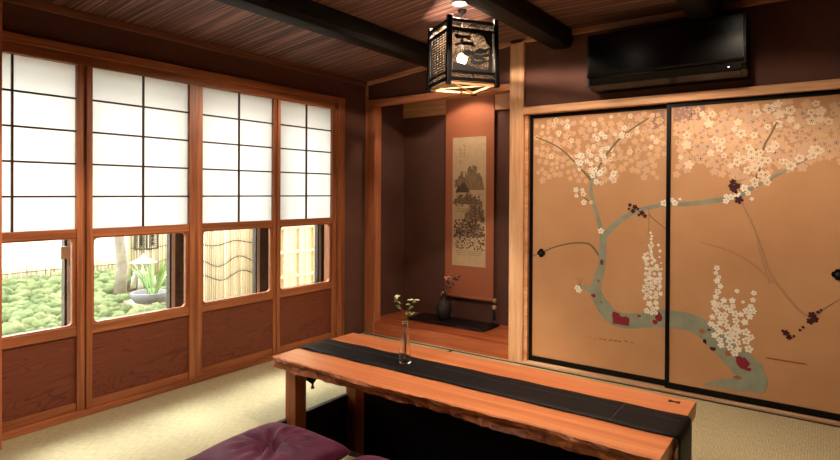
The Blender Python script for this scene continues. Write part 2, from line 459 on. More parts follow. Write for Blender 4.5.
# ------------------------------------------------------------------ painted sliding doors
def gold(name, a, b):
    t = NT(name); v = t.coords((1, 1, 1))
    n1 = t.noise(v, 1.8, 3); n2 = t.noise(v, 240, 3, .7)
    c = t.mix(.45, t.ramp(n1, [(.3, a), (.7, b)]), t.ramp(n2, [(.3, (.78, .74, .7, 1)), (.7, (1, 1, 1, 1))]), 'MULTIPLY')
    t.bump(n2, .08, .001)
    return t.set(c, .5, spec=.35)
M['gold'] = gold('gold_paper', srgb(200, 150, 106), srgb(216, 168, 122))
M['teal'] = plain('verdigris_paint', srgb(150, 156, 136), .7, .14, 14)
M['twig'] = plain('olive_twig_paint', srgb(122, 110, 80), .7, .1)
M['faint'] = plain('faint_wash_paint', srgb(178, 138, 100), .7, .06)
M['white'] = plain('white_petal_paint', srgb(255, 246, 228), .7, .05)
M['cream'] = plain('cream_petal_paint', srgb(246, 222, 190), .7, .06)
M['fade'] = plain('faded_petal_paint', srgb(228, 186, 144), .7, .06)
M['fade2'] = plain('pink_petal_paint', srgb(224, 184, 152), .7, .06)
M['maroon'] = plain('maroon_petal_paint', srgb(66, 14, 20), .7, .1)
M['red'] = plain('red_leaf_paint', srgb(136, 26, 40), .7, .12)
M['ink'] = plain('ink_paint', srgb(56, 36, 30), .7, .1)
M['mauve'] = plain('mauve_paper', srgb(166, 128, 112), .7, .05)
M['ochre'] = plain('ochre_leaf_paint', srgb(170, 104, 60), .7, .1)
PAINT = ['gold', 'teal', 'twig', 'faint', 'white', 'cream', 'fade', 'fade2', 'maroon', 'red', 'ink', 'mauve', 'ochre']
PI_ = {k: i for i, k in enumerate(PAINT)}

def on_wall(px, py, y):
    'point of the door plane seen at a place of the photograph (used to lay out the painting)'
    d = rt*((px-420)/FPX)+upv*((CY-py)/FPX)+fw
    t = y/d.y
    return (d.x*t, CAMZ+d.z*t)

class Painting:
    def __init__(s, yface): s.mb = MB(); s.y = yface; s.k = 0
    def off(s): s.k += 1; return s.y-.0004-s.k*1.6e-6
    def poly(s, pts, mat):
        y = s.off(); s.mb.add([(x, y, z) for x, z in pts], [tuple(range(len(pts)))], PI_[mat])
    def stroke(s, pix, widths, mat):
        pts = [Vector(on_wall(*p, s.y)) for p in pix]
        # smooth
        out = []; ws = []
        for i in range(len(pts)-1):
            p0, p1, p2, p3 = pts[max(i-1, 0)], pts[i], pts[i+1], pts[min(i+2, len(pts)-1)]
            for k in range(6):
                t = k/6
                out.append(.5*((2*p1)+(p2-p0)*t+(2*p0-5*p1+4*p2-p3)*t*t+(3*p1-p0-3*p2+p3)*t**3))
                ws.append(widths[i]*(1-t)+widths[i+1]*t)
        out.append(pts[-1]); ws.append(widths[-1])
        y = s.off(); v = []; f = []
        for i, p in enumerate(out):
            d = (out[min(i+1, len(out)-1)]-out[max(i-1, 0)]).normalized(); n = Vector((-d.y, d.x))
            w = ws[i]*(1+.03*math.sin(i*1.7))/2
            v += [(p.x+n.x*w, y, p.y+n.y*w), (p.x-n.x*w, y, p.y-n.y*w)]
        for i in range(len(out)-1): f.append((2*i, 2*i+1, 2*i+3, 2*i+2))
        s.mb.add(v, f, PI_[mat])
    def blossom(s, x, z, r, mat, eye='ink', rot=None):
        rot = random.random()*PI if rot is None else rot
        n = 20; pts = []
        for k in range(n):
            a = 2*PI*k/n; rr = r*(.62+.38*abs(math.cos(2.5*a))**.6)
            pts.append((x+rr*math.cos(a+rot), z+rr*math.sin(a+rot)))
        s.poly(pts, mat)
        if eye:
            q = r*.16
            s.poly([(x+q*math.cos(2*PI*k/6), z+q*math.sin(2*PI*k/6)) for k in range(6)], eye)
            if r > .012:
                for k in range(5):
                    a = rot+2*PI*(k+.5)/5+.6; cx, cz = x+r*.36*math.cos(a), z+r*.36*math.sin(a); e = r*.07
                    s.poly([(cx-e, cz-e), (cx+e, cz-e), (cx+e, cz+e), (cx-e, cz+e)], eye)
    def bl(s, px, py, r, mat, eye='ochre'):
        x, z = on_wall(px, py, s.y); s.blossom(x, z, r, mat, eye)
    def blob(s, px, py, w, h, mat, n=9, jag=.35):
        x, z = on_wall(px, py, s.y)
        s.poly([(x+w/2*(1-jag*random.random())*math.cos(2*PI*k/n), z+h/2*(1-jag*random.random())*math.sin(2*PI*k/n)) for k in range(n)], mat)

def scatter(P, poly, n, rmin, rmax, mats, eye, clip, gap=0, grow=0, eyes=.6):
    got = []
    xs = [p[0] for p in poly]; ys = [p[1] for p in poly]; done = 0; tries = 0
    def inside(x, y):
        c = False; j = len(poly)-1
        for i in range(len(poly)):
            (xi, yi), (xj, yj) = poly[i], poly[j]
            if (yi > y) != (yj > y) and x < (xj-xi)*(y-yi)/(yj-yi)+xi: c = not c
            j = i
        return c
    while done < n and tries < n*40:
        tries += 1
        x, y = random.uniform(min(xs), max(xs)), random.uniform(min(ys), max(ys))
        if not inside(x, y): continue
        X, Z = on_wall(x, y, P.y); r = random.uniform(rmin, rmax)
        if grow: r *= 1-grow+grow*(y-min(ys))/(max(ys)-min(ys))
        if gap and any(math.hypot(X-a, Z-b_) < gap*(r+c_) for a, b_, c_ in got): continue
        got.append((X, Z, r))
        if X-r < clip[0] or X+r > clip[1] or Z+r > clip[2]: continue
        P.blossom(X, Z, r, random.choice(mats), eye if random.random() < eyes else None); done += 1

def sliding_door(nm, x0, x1, yf, paint, handles):
    root = sroot(nm, ((x0+x1)/2, yf+.012, .016)); L = root.location
    fr = .024
    z0, z1 = .018, 1.757
    b = MB().box(x0, x0+fr, yf-.003, yf+.024, z0, z1).box(x1-fr, x1, yf-.003, yf+.024, z0, z1)
    b.box(x0+fr, x1-fr, yf-.003, yf+.024, z0, z0+.036).box(x0+fr, x1-fr, yf-.003, yf+.024, z1-.026, z1)
    W(b, L).build('door_frame', M['black'], root, .002)
    P = Painting(yf+.004)
    P.mb.box(x0+fr, x1-fr, yf+.004, yf+.02, z0+.036, z1-.026, 0)
    paint(P, (x0+fr+.002, x1-fr-.002, z1-.028))
    W(P.mb, L).build('painted_panel', [M[k] for k in PAINT], root)
    for hx, hz in handles:
        hb = MB()
        n = 24; ring = []
        for k in range(n):
            a = 2*PI*k/n; rr = .030*(.74+.26*abs(math.cos(2*a))**.5)
            ring.append((hx+rr*math.cos(a), hz+rr*math.sin(a)))
        hb.prism(ring, 'y', yf-.005, yf+.004)
        hd = W(hb, L).build('door_pull', M['black'], root, .0015)
        c = MB().lathe([(.013, 0), (.013, .003), (.006, .004), (.0001, .004)], (0, 0, 0), 16)
        c.v = [(hx+p[0], yf-.005-p[2]+.0005, hz+p[1]) for p in c.v]
        W(c, L).build('pull_boss', M['matte'], hd)

def paint1(P, clip):
    # faint first: canopy of faded blossoms
    canopy = [(533, 116), (600, 110), (666, 104), (666, 178), (655, 182), (630, 172), (612, 178), (590, 184), (560, 178), (533, 186)]
    P.poly([on_wall(*p, P.y) for p in ((651, 111), (664.5, 110), (664.5, 126), (651, 130))], 'mauve')
    scatter(P, canopy, 150, .016, .028, ['fade', 'fade', 'fade2'], None, clip, .8)
    scatter(P, [(533, 116), (666, 106), (666, 150), (600, 160), (533, 160)], 60, .014, .022, ['fade2', 'fade', 'cream'], 'ochre', clip, .85)
    # far branches
    P.stroke([(593, 182), (575.6, 163), (558, 147), (536, 137)], [.016, .012, .010, .007], 'twig')
    P.stroke([(594, 176), (607, 154), (624, 135), (649, 118)], [.016, .014, .013, .009], 'twig')
    P.stroke([(602, 234), (598, 218), (591, 192), (593.5, 176)], [.034, .026, .022, .016], 'teal')
    P.stroke([(591, 203), (585, 198), (578, 194)], [.008, .006, .004], 'twig')
    P.stroke([(604, 236), (619, 221), (638, 210.5), (659, 205.5), (667, 204)], [.040, .034, .026, .024, .024], 'teal')
    P.stroke([(648.6, 214), (656, 221), (666, 229)], [.006, .006, .004], 'twig')
    P.stroke([(649, 208), (649, 222), (648, 236)], [.003, .003, .002], 'twig')
    P.stroke([(600, 257), (592, 246), (584, 243), (570, 243.5), (555, 247), (543, 252), (533, 256)], [.016, .014, .012, .011, .010, .009, .006], 'twig')
    # the trunk
    P.stroke([(603.5, 232), (603, 246), (601.5, 265), (598, 280), (596, 292), (603, 306), (613, 317), (627, 321), (645, 320), (668, 318)],
             [.042, .046, .050, .058, .074, .092, .100, .096, .096, .112], 'teal')
    P.stroke([(594, 293), (587, 288), (581, 287)], [.05, .03, .016], 'teal')
    for a in ((576, 276), (580, 275), (583, 277)): P.stroke([(580, 287), a], [.004, .002], 'twig')
    for x, y, w, h_ in ((601.7, 262, .028, .05), (598.5, 281, .024, .03), (593.5, 295.5, .036, .03), (601.5, 302, .022, .024), (616, 317, .06, .08), (625, 321, .075, .07), (659, 317, .05, .08), (655, 322, .04, .04), (639, 316, .03, .02)):
        P.blob(x, y, w, h_, 'red' if w > .026 else 'ochre')
    P.poly([on_wall(*p, P.y) for p in ((612.5, 311), (620, 316), (629.5, 318), (629, 326), (613, 323.5))], 'red')
    # blossoms along the upper branches
    for (x, y), k in (((597, 178), 5), ((590, 172), 5), ((583, 166), 4), ((577, 158), 4), ((600, 170), 5), ((606, 158), 5), ((612, 176), 4), ((604, 148), 4), ((620, 139), 4), ((601, 138), 3), ((596, 160), 3), ((626, 132), 3), ((558, 122), 3), ((572, 126), 2), ((562, 133), 2), ((579, 194), 3), ((586, 198), 3)):
        for _ in range(k): P.bl(x+random.uniform(-5, 5), y+random.uniform(-5, 5), random.uniform(.013, .022), random.choice(['white', 'white', 'cream']), 'ink')
    for x, y in ((601, 231), (579, 290), (577.5, 288), (664, 203)): P.bl(x, y, .022, 'white', 'ochre')
    # hanging white spray
    scatter(P, [(650, 232), (652, 232), (655, 262), (661, 275), (661, 296), (657, 314), (646, 312), (643, 290), (646, 270), (643, 256), (648, 250)], 60, .014, .023, ['white'], 'ochre', (-9, 9, 9), .78, .45)
    for k in range(8): P.bl(660+random.uniform(-1.5, 1.5), 245+k*6, random.uniform(.006, .012), 'white', None)
    # dark red blossoms
    for x, y, r in ((630, 205, .013), (635, 207, .017), (633, 211, .016), (629, 209, .010), (642, 213, .018), (645, 216, .014), (639, 215, .010), (638, 209, .010)):
        P.bl(x, y, r, 'maroon', 'ink')
    # low ground strokes
    for k in range(10):
        x = 583+k*5.2; P.stroke([(x, 337+k*.55+random.uniform(-1, 1)), (x+random.uniform(2, 4.5), 337.2+k*.55+random.uniform(-.6, 1.2))], [.006 if 3 < k < 9 else .003, .003], 'ochre' if k < 3 else 'ink')

def paint2(P, clip):
    P.poly([on_wall(*p, P.y) for p in ((673.5, 105.5), (705, 102.5), (705, 119), (673.5, 121.5))], 'mauve')
    for k in range(22): P.blob(675+random.random()*28, 106+random.random()*12, .012, .012, 'ink' if k % 3 == 0 else 'fade2', 6)
    canopy = [(673, 124), (706, 120), (709, 102), (760, 99), (842, 92), (842, 166), (815, 158), (800, 172), (775, 165), (757, 190), (735, 178), (715, 176), (700, 160), (673, 180)]
    scatter(P, canopy, 260, .018, .032, ['fade', 'fade', 'fade2', 'fade2'], None, clip, .72)
    up_ = [(673, 125), (709, 103), (842, 94), (842, 150), (800, 160), (757, 172), (720, 165), (673, 165)]
    scatter(P, up_, 140, .017, .031, ['fade2', 'fade', 'cream'], 'ink', clip, .85)
    P.stroke([(754, 187), (760, 166), (764, 147), (771, 134), (777, 122)], [.018, .013, .012, .011, .008], 'twig')
    P.stroke([(669, 204), (690, 203.5), (722, 199.5), (740, 195), (754, 187), (778, 174), (813, 156)], [.026, .026, .028, .026, .020, .016, .008], 'teal')
    P.stroke([(742, 203), (754, 228), (762, 250), (772, 276), (797, 308), (810, 317)], [.007, .009, .011, .013, .014, .007], 'faint')
    P.stroke([(700, 242), (727, 250), (750, 262), (774, 283)], [.004, .007, .009, .011], 'faint')
    P.stroke([(770, 284), (763, 262), (757, 243)], [.012, .008, .004], 'faint')
    P.stroke([(812, 316), (825, 308), (840, 299)], [.005, .005, .004], 'faint')
    # trunk across the lower panel
    P.stroke([(669, 319), (689, 322), (706, 331), (722, 345), (736, 358), (749, 371), (757, 384), (762, 393)], [.108, .106, .108, .118, .138, .150, .120, .02], 'teal')
    P.poly([on_wall(*p, P.y) for p in ((702, 384.5), (716, 380), (732, 378), (750, 374), (762, 392.5), (740, 391), (720, 387))], 'teal')
    for x, y, w, h_, c in ((702, 331, .045, .035, 'ochre'), (705, 341, .03, .04, 'maroon'), (713, 349, .05, .03, 'maroon'), (728, 353, .05, .045, 'ochre'), (743, 363, .085, .085, 'red'), (739, 359, .05, .06, 'red'), (737, 377.5, .06, .03, 'ochre'), (748, 369, .05, .03, 'red'), (709, 330, .03, .02, 'red')):
        P.blob(x, y, w, h_, c, 9, .5)
    # white blossoms
    scatter(P, [(716, 279), (720, 279), (722, 296), (729, 302), (734, 297), (738, 312), (750, 306), (755, 310), (748, 320), (741, 326), (752, 338), (750, 352), (735, 354), (716, 346), (714, 330), (708, 320), (713, 312)], 70, .020, .027, ['white'], 'ochre', (-9, 9, 9), .74, .3)
    for x, y in ((717, 268), (716, 273), (719, 277), (737, 291), (754, 293), (753, 300), (752, 308), (745, 310), (750, 314), (743, 302)): P.bl(x, y, random.uniform(.008, .018), 'white', 'ochre')
    for x, y, r in ((672, 200, .016), (675, 203, .020), (680, 199, .010), (663, 203, .016), (726, 201, .018), (731, 197, .02), (737, 194, .02), (744, 188, .022), (740, 201, .014), (752, 199, .012), (726, 196, .014), (748, 193, .016)):
        if x > 670: P.bl(x, y, r, 'white', 'ochre')
    for px, py in ((757, 182), (762, 177), (768, 176), (755, 170), (760, 163), (765, 158), (771, 151), (758, 155), (776, 146), (785, 163), (793, 164), (801, 161), (812, 155), (820, 152), (766, 183), (750, 150), (745, 160)):
        for _ in range(2): P.bl(px+random.uniform(-3, 3), py+random.uniform(-3, 3), random.uniform(.016, .026), 'cream', 'ink')
    for x, y, r in ((733, 182, .018), (737, 186, .020), (731, 186, .016), (733, 189, .018), (739, 200, .024), (736, 192, .012)): P.bl(x, y, r, 'maroon', 'ink')
    for x, y, r in ((812, 315, .020), (815, 319, .018), (810, 321, .018), (818, 312, .010), (821, 310, .008), (786, 333, .018), (789, 337, .016), (783, 331, .010), (800, 330, .008), (803, 327, .008), (794, 336, .008)): P.bl(x, y, r, 'maroon', 'ink')
    for k in range(9):
        x = 766+k*4.4; P.stroke([(x, 357.5+k*.72), (x+4.6, 358.2+k*.72)], [.008, .006], 'ochre')

sliding_door('door_1', -1.710, -.772, YD+.018, paint1, [(-1.62, .785)])
sliding_door('door_2', -.795, .140, YD-.012, paint2, [(.055, .785)])

# ------------------------------------------------------------------ low table over the sunken pit
TX0, TX1, TY0, TY1, TZ = -2.352, -.432, 1.95, 2.585, .342
tl = (-1.39, 2.27, PZ)
tab = thing('low_table', tl, 'long low wooden dining table with rough live front edge, standing in the sunken floor pit', 'table')
b = MB(); NX = 72; prof = []
rnd = random.Random(3)
def wav(t, s): return .006*math.sin(t*9+s)+.004*math.sin(t*23+2*s)+.002*math.sin(t*61+s)
rows = []
for i in range(NX+1):
    t = i/NX; x = TX0+(TX1-TX0)*t
    sl = -.02*t
    f1 = TY0+wav(t, 1)+.004*rnd.uniform(-1, 1)
    f2 = TY0+.006+wav(t, 2)*1.3+.006*rnd.uniform(-1, 1)
    f3 = TY0+.016+wav(t, 4)*1.2+.008*rnd.uniform(-1, 1)
    bk = TY1+wav(t, 3)*.6
    xo = lambda y: x+(0 if 0 < i < NX else (.012*math.sin(y*21)))
    pts = [(f1+.004, TZ), (f1-.002, TZ-.005), (f2-.004, TZ-.018+.003*rnd.uniform(-1, 1)), (f2+.010, TZ-.034+.003*rnd.uniform(-1, 1)), (f3, TZ-.060), (bk-.02, TZ-.060), (bk, TZ-.03), (bk-.002, TZ-.003), (bk-.006, TZ)]
    ym = 4
    pts += [(TY1-(TY1-TY0)*k/ym, TZ) for k in range(1, ym)]
    rows.append([(x, y, z) for y, z in pts])
K = len(rows[0]); v = [p for r in rows for p in r]; f = []
for i in range(NX):
    for k in range(K): f.append((i*K+k, i*K+(k+1) % K, (i+1)*K+(k+1) % K, (i+1)*K+k))
f.append(tuple(range(K))); f.append(tuple(NX*K+k for k in range(K-1, -1, -1)))
b.add(v, f)
for i_, ff in enumerate(b.f[:-2]):
    k = i_ % K
    if k in (1, 2, 3): b.mi[i_] = 1
M['bark'] = wood('live_edge_wood', srgb(96, 48, 28), srgb(196, 118, 68), 'x', .6, freq=30, stretch=.25, dist=1.5, bump=.8)
W(b, tl).build('tabletop', [M['table'], M['bark']], tab)
for lx in (-2.308, -.57):
    for ly in (2.005, 2.47):
        W(MB().box(lx, lx+.078, ly, ly+.078, PZ, TZ-.060), tl).build('leg', M['leg'], tab, .004)
def bow(x, y): return [(x-.022, y-.016), (x, y-.006), (x+.022, y-.016), (x+.022, y+.016), (x, y+.006), (x-.022, y+.016)]
k_ = W(MB().prism(bow(-.505, 2.52), 'z', TZ-.003, TZ+.0008), tl).build('butterfly_key', M['black'], tab); k_['label'] = 'black bow-tie shaped inlay'

# runner
def cloth():
    t = NT('dark_runner_cloth'); a = t.noise(t.coords((1, 1, 1)), 420, 2, .7); b_ = t.noise(t.coords((.3, 3, 1)), 30, 3)
    c = t.mix(.5, t.ramp(b_, [(.3, srgb(8, 7, 9)), (.7, srgb(20, 17, 21))]), t.ramp(a, [(.3, (.6, .6, .6, 1)), (.7, (1, 1, 1, 1))]), 'MULTIPLY')
    t.bump(a, .5, .001); return t.set(c, .6, spec=.15)
M['runner'] = cloth()
M['thread'] = plain('grey_thread', srgb(72, 64, 58), .8)
RY0, RY1 = 2.142, 2.372; RZ = TZ+.0042
rl = (-1.39, 2.257, RZ)
run = thing('table_runner', rl, 'narrow black cloth runner laid along the table, ends hanging over', 'table runner')
b = MB()
path = [(TX0-.014, TZ-.205), (TX0-.014, TZ-.03), (TX0-.012, TZ-.004), (TX0-.002, RZ+.001)]
path += [(TX0+(TX1-TX0)*k/40, RZ+.0008*math.sin(k*1.3)) for k in range(1, 40)]
path += [(TX1+.004, RZ+.001), (TX1+.0165, TZ-.004), (TX1+.0185, TZ-.03), (TX1+.0185, TZ-.215)]
n = len(path); ny = 6; v = []
for i, (x, z) in enumerate(path):
    for j in range(ny+1):
        s_ = j/ny
        y = RY0+(RY1-RY0)*s_+.002*math.sin(i*.9)
        zz = z
        if i == 0: zz = z+abs(s_-.5)*.09*2-.03
        if i == n-1: zz = z-.03
        v.append((x, y, zz+(.0006*math.sin(j*2+i) if 3 < i < n-4 else 0)))
f = [(i*(ny+1)+j, i*(ny+1)+j+1, (i+1)*(ny+1)+j+1, (i+1)*(ny+1)+j) for i in range(n-1) for j in range(ny)]
b.add(v, f, 0, True)
clo = W(b, rl).build('cloth', M['runner'], run, solid=.003)
th = MB()
th.box(TX0+.02, TX1-.01, 2.298, 2.2995, RZ+.0012, RZ+.003); th.box(-.66, -.658, RY0+.01, RY1-.01, RZ+.0012, RZ+.003)
W(th, rl).build('stitching', M['thread'], clo)
ts = MB(); ts.tube([(TX0-.014, 2.257, TZ-.232), (TX0-.016, 2.257, TZ-.25)], .006, 8); ts.tube([(TX0-.016, 2.257, TZ-.24), (TX0-.014, 2.257, TZ-.256)], [.007, .011], 8)
W(ts, rl).build('tassel', M['matte'], clo)

# glass bud vase with a sprig
gl_ = (-1.712, 2.262, RZ+.0032)
M['vglass'] = NT('clear_vase_glass').set((1, 1, 1, 1), .02, **{'Transmission Weight': 1.0, 'IOR': 1.45})
M['water'] = NT('water').set((1, 1, 1, 1), .0, **{'Transmission Weight': 1.0, 'IOR': 1.33})
vs_ = thing('bud_vase', gl_, 'small clear glass bottle vase holding a green sprig on the table runner', 'vase')
o_ = [(.0001, 0), (.026, 0), (.0305, .004), (.031, .02), (.0285, .06), (.022, .105), (.0155, .14), (.0135, .17), (.0165, .203), (.018, .206)]
i_ = [(.0165, .206), (.0145, .198), (.0118, .17), (.0137, .14), (.020, .105), (.0265, .06), (.0285, .02), (.026, .008), (.0001, .007)]
MB().lathe(o_+i_, (0, 0, 0), 32).build('glass_body', M['vglass'], vs_)
spl = (gl_[0], gl_[1], gl_[2]+.01)
sp = thing('green_sprig', spl, 'thin green leafy sprig standing in the clear glass bottle on the table', 'sprig')
M['leaf'] = plain('sprig_leaf', srgb(128, 142, 84), .5, .25, 80)
M['leafpale'] = plain('pale_leaf', srgb(214, 212, 176), .5, .2, 80)
M['stem'] = plain('sprig_stem', srgb(96, 84, 48), .6)
st = MB(); lf = MB(); rr = random.Random(5)
rdir = Vector((.81, .58, 0))
stems = [[(0, .03), (-.003, .2), (-.012, .25), (-.034, .29), (-.046, .322)], [(0.004, .03), (.004, .2), (.010, .25), (.028, .29), (.040, .305)], [(-.002, .03), (.002, .19), (.012, .225), (.022, .238)]]
for si, sl in enumerate(stems):
    pts = [rdir*a+Vector((.004*si, -.003*si, z)) for a, z in sl]
    pts[0] = Vector((.006*si-.006, 0, .01))
    st.tube(pts, [.0016]*len(pts), 6)
    for j in range(14):
        t = 2+(len(pts)-2.001)*min(.999, (j+1)/14.5); i0 = int(t-1e-6); i0 = min(i0, len(pts)-2); u = t-i0
        p = pts[i0].lerp(pts[i0+1], max(0, min(1, u)))
        ang = rr.uniform(0, 2*PI); d = (rdir*math.cos(ang)*1.2+Vector((0, 0, .25+.5*rr.random()))+Vector((-.58, .81, 0))*math.sin(ang))
        lf.leaf(p, d, (rr.uniform(-.3, .3), rr.uniform(-.6, -.2), .8), rr.uniform(.020, .034), rr.uniform(.009, .013), rr.uniform(.1, .5), 1 if j > 10 and si < 2 else 0)
st.build('stem', M['stem'], sp); lf.build('leaves', [M['leaf'], M['leafpale']], sp, solid=.0006)

# ------------------------------------------------------------------ purple floor cushions
def velvet():
    t = NT('plum_velvet'); a = t.noise(t.coords((1, 1, 1)), 14, 4, .6); b_ = t.noise(t.coords((1, 1, 1)), 320, 2)
    c = t.ramp(a, [(.3, srgb(62, 16, 42)), (.7, srgb(98, 28, 66))]); t.bump(b_, .25, .001)
    return t.set(c, .55, spec=.3, **{'Sheen Weight': .35, 'Sheen Roughness': .35, 'Sheen Tint': (.9, .55, .7, 1)})
M['velvet'] = velvet()
def cushion(loc, rz, label, seed):
    root = thing('floor_cushion', loc, label, 'cushion', 'plum cushions in front of the table', rz)
    r = random.Random(seed); N = 72; S = .245
    ph = [r.uniform(0, 6.28) for _ in range(6)]
    def prof(u, v, top):
        e = max(0, (1-abs(u)**3.2))*max(0, (1-abs(v)**3.2)); t = e**.34
        rad = math.hypot(u, v); th_ = math.atan2(v, u)
        fold = .0145*math.sin(7*th_+ph[0])*math.exp(-((rad-.33)/.22)**2)+.006*math.sin(13*th_+ph[1]+3*rad)*math.exp(-((rad-.45)/.25)**2)
        fold += .004*math.sin(5*u+ph[2])*math.sin(4*v+ph[3])
        dim = .060*math.exp(-(rad/.16)**2)+.018*math.exp(-(rad/.4)**2)
        if top: return .045+t*(.078+fold)-dim*t
        return .042-t*.041
    v = []; f = []
    for top in (1, 0):
        for i in range(N+1):
            for j in range(N+1):
                u, w = -1+2*i/N, -1+2*j/N
                u2, w2 = math.sin(u*PI/2)*.5+u*.5, math.sin(w*PI/2)*.5+w*.5
                pin = 1-.045*(1-abs(w2)**2)*abs(u2)**3; pin2 = 1-.045*(1-abs(u2)**2)*abs(w2)**3
                v.append((S*u2*pin, S*w2*pin2, prof(u2, w2, top)))
    Q = N+1
    for s_ in (0, 1):
        o = s_*Q*Q
        for i in range(N):
            for j in range(N): f.append((o+i*Q+j, o+(i+1)*Q+j, o+(i+1)*Q+j+1, o+i*Q+j+1))
    b = MB().add(v, f, 0, True)
    body = b.build('cover', M['velvet'], root)
    bm = bmesh.new(); bm.from_mesh(body.data); bmesh.ops.remove_doubles(bm, verts=bm.verts, dist=.0006); bmesh.ops.recalc_face_normals(bm, faces=bm.faces); bm.to_mesh(body.data); bm.free()
    MB().ball((0, 0, .050), .014, 14, 0, .5).build('tuft_knot', M['velvet'], root)
    return root
cushion((-1.955, 1.615, 0), math.radians(1.5), 'plum velvet floor cushion with button-tufted middle, the whole one beside the table leg', 1)
cushion((-1.375, 1.610, 0), math.radians(-1), 'plum velvet floor cushion peeking in at the bottom edge, right of the whole one', 2)

# ------------------------------------------------------------------ alcove: scroll, weights, vase, board
M['mount'] = plain('russet_brocade', srgb(176, 104, 70), .75, .12, 160)
M['scrollpaper'] = plain('aged_painting_paper', srgb(206, 178, 140), .8, .08, 20)
M['band'] = plain('pale_band', srgb(196, 146, 96), .8, .08)
M['wash'] = plain('grey_ink_wash', srgb(150, 122, 92), .8, .2, 60)
M['dink'] = plain('dark_ink_wash', srgb(92, 74, 58), .8, .3, 60)
M['roller'] = plain('dark_roller_wood', srgb(40, 24, 18), .4)
M['bone'] = plain('bone_knob', srgb(216, 196, 160), .4, .06)
sx0, sx1, sz0, sz1 = -2.745, -2.262, .305, 2.06
sy_ = YB-.028
sl = ((sx0+sx1)/2, sy_, sz0)
scr = thing('hanging_scroll', sl, 'russet hanging scroll with ink mountain landscape on the alcove wall', 'scroll')
W(MB().box(sx0, sx1, sy_-.0015, sy_+.0015, sz0, sz1), sl).build('mounting', M['mount'], scr)
W(MB().box(sx0+.004, sx0+.022, sy_-.0022, sy_-.0016, sz0, sz1).box(sx1-.022, sx1-.004, sy_-.0022, sy_-.0016, sz0, sz1), sl).build('edge_strip', M['mount'], scr)
# painting sheet
qx0, qx1, qz0, qz1 = sx0+.075, sx1-.075, .57, 1.685
b = MB().box(qx0, qx1, sy_-.003, sy_-.0016, qz0, qz1, 0)
rr = random.Random(11); kk = [0]
def ink(pts, mi):
    kk[0] += 1; y = sy_-.0031-kk[0]*2e-6
    b.add([(max(qx0+.004, min(qx1-.004, x)), y, z) for x, z in pts], [tuple(range(len(pts)))], mi)
def X(u): return qx0+(qx1-qx0)*u
def Z(v): return qz0+(qz1-qz0)*v
def ridge(u0, u1, vb, hgt, mi, seed):
    r = random.Random(seed); top = []
    n_ = 16
    for k in range(n_+1):
        t = k/n_; top.append((X(u0+(u1-u0)*t), Z(vb+hgt*math.sin(PI*t)**.8*(1+.35*r.uniform(-1, 1)))))
    ink(top+[(X(u1), Z(vb-.01)), (X(u0), Z(vb-.01))], mi)
    for k in range(1, n_):
        for q in range(3):
            x, z = top[k]; d = r.uniform(.01, .05); o_2 = r.uniform(-.012, .012)
            ink([(x+o_2, z-.004), (x+o_2+.004, z-.004), (x+o_2*2.2+.002, z-d), (x+o_2*2.2-.001, z-d)], 2)
ridge(.05, .62, .62, .10, 1, 1); ridge(.3, .95, .60, .17, 1, 2); ridge(.1, .5, .58, .06, 2, 3)
def trees(u0, u1, v0, v1, n_, smin, smax, mi):
    for _ in range(n_):
        x, z = X(rr.uniform(u0, u1)), Z(rr.uniform(v0, v1)); s_ = rr.uniform(smin, smax)
        ink([(x+s_*rr.uniform(.5, 1)*math.cos(a*PI/4), z+s_*.75*rr.uniform(.5, 1)*math.sin(a*PI/4)) for a in range(8)], mi)
ridge(0, .9, .49, .06, 1, 5); trees(.08, .95, .46, .55, 70, .006, .014, 2); trees(.1, .9, .50, .57, 30, .005, .01, 1)
ridge(.35, 1.0, .36, .12, 1, 6); ridge(.05, .98, .24, .12, 1, 7)
trees(.55, .95, .36, .48, 60, .006, .015, 2); trees(.05, .95, .22, .36, 190, .006, .016, 2); trees(.1, .98, .13, .26, 150, .006, .014, 2); trees(.05, .9, .14, .34, 70, .005, .012, 0)
trees(.2, .8, .40, .44, 30, .004, .008, 2)
for v_ in (.10, .115, .085, .42, .44): ink([(X(.1), Z(v_)), (X(.9), Z(v_+.002)), (X(.9), Z(v_+.005)), (X(.1), Z(v_+.003))], 1)
for col, (u, n_) in enumerate(((.36, 4), (.24, 5))):                 # two columns of brush writing
    for k in range(n_):
        z = Z(.93-k*.026-col*.03)
        for q in range(4):
            a, c_ = X(u)+rr.uniform(-.007, .007), z+rr.uniform(-.008, .008); L_ = rr.uniform(.004, .010)
            if q % 2: ink([(a-L_, c_), (a+L_, c_+.002), (a+L_, c_+.004), (a-L_, c_+.002)], 2)
            else: ink([(a, c_-L_), (a+.0022, c_-L_), (a+.0022, c_+L_), (a, c_+L_)], 2)
W(b, sl).build('ink_painting', [M['scrollpaper'], M['wash'], M['dink']], scr)
rol = W(MB().tube([(sx0-.004, sy_-.008, sz0-.002), (sx1+.004, sy_-.008, sz0-.002)], .0125, 14), sl).build('roller', M['mount'], scr)
for e in (-1, 1):
    xx = sx0-.004 if e < 0 else sx1+.004
    k2 = MB(); k2.tube([(xx, sy_-.008, sz0-.002), (xx+e*.012, sy_-.008, sz0-.002), (xx+e*.016, sy_-.008, sz0-.002), (xx+e*.024, sy_-.008, sz0-.002)], [.012, .018, .021, .015], 14)
    W(k2, sl).build('roller_knob', M['bone'], rol)
W(MB().tube([(sx0, sy_+.004, sz1), (sx1, sy_+.004, sz1)], .008, 10), sl).build('hanging_rod', M['roller'], scr)
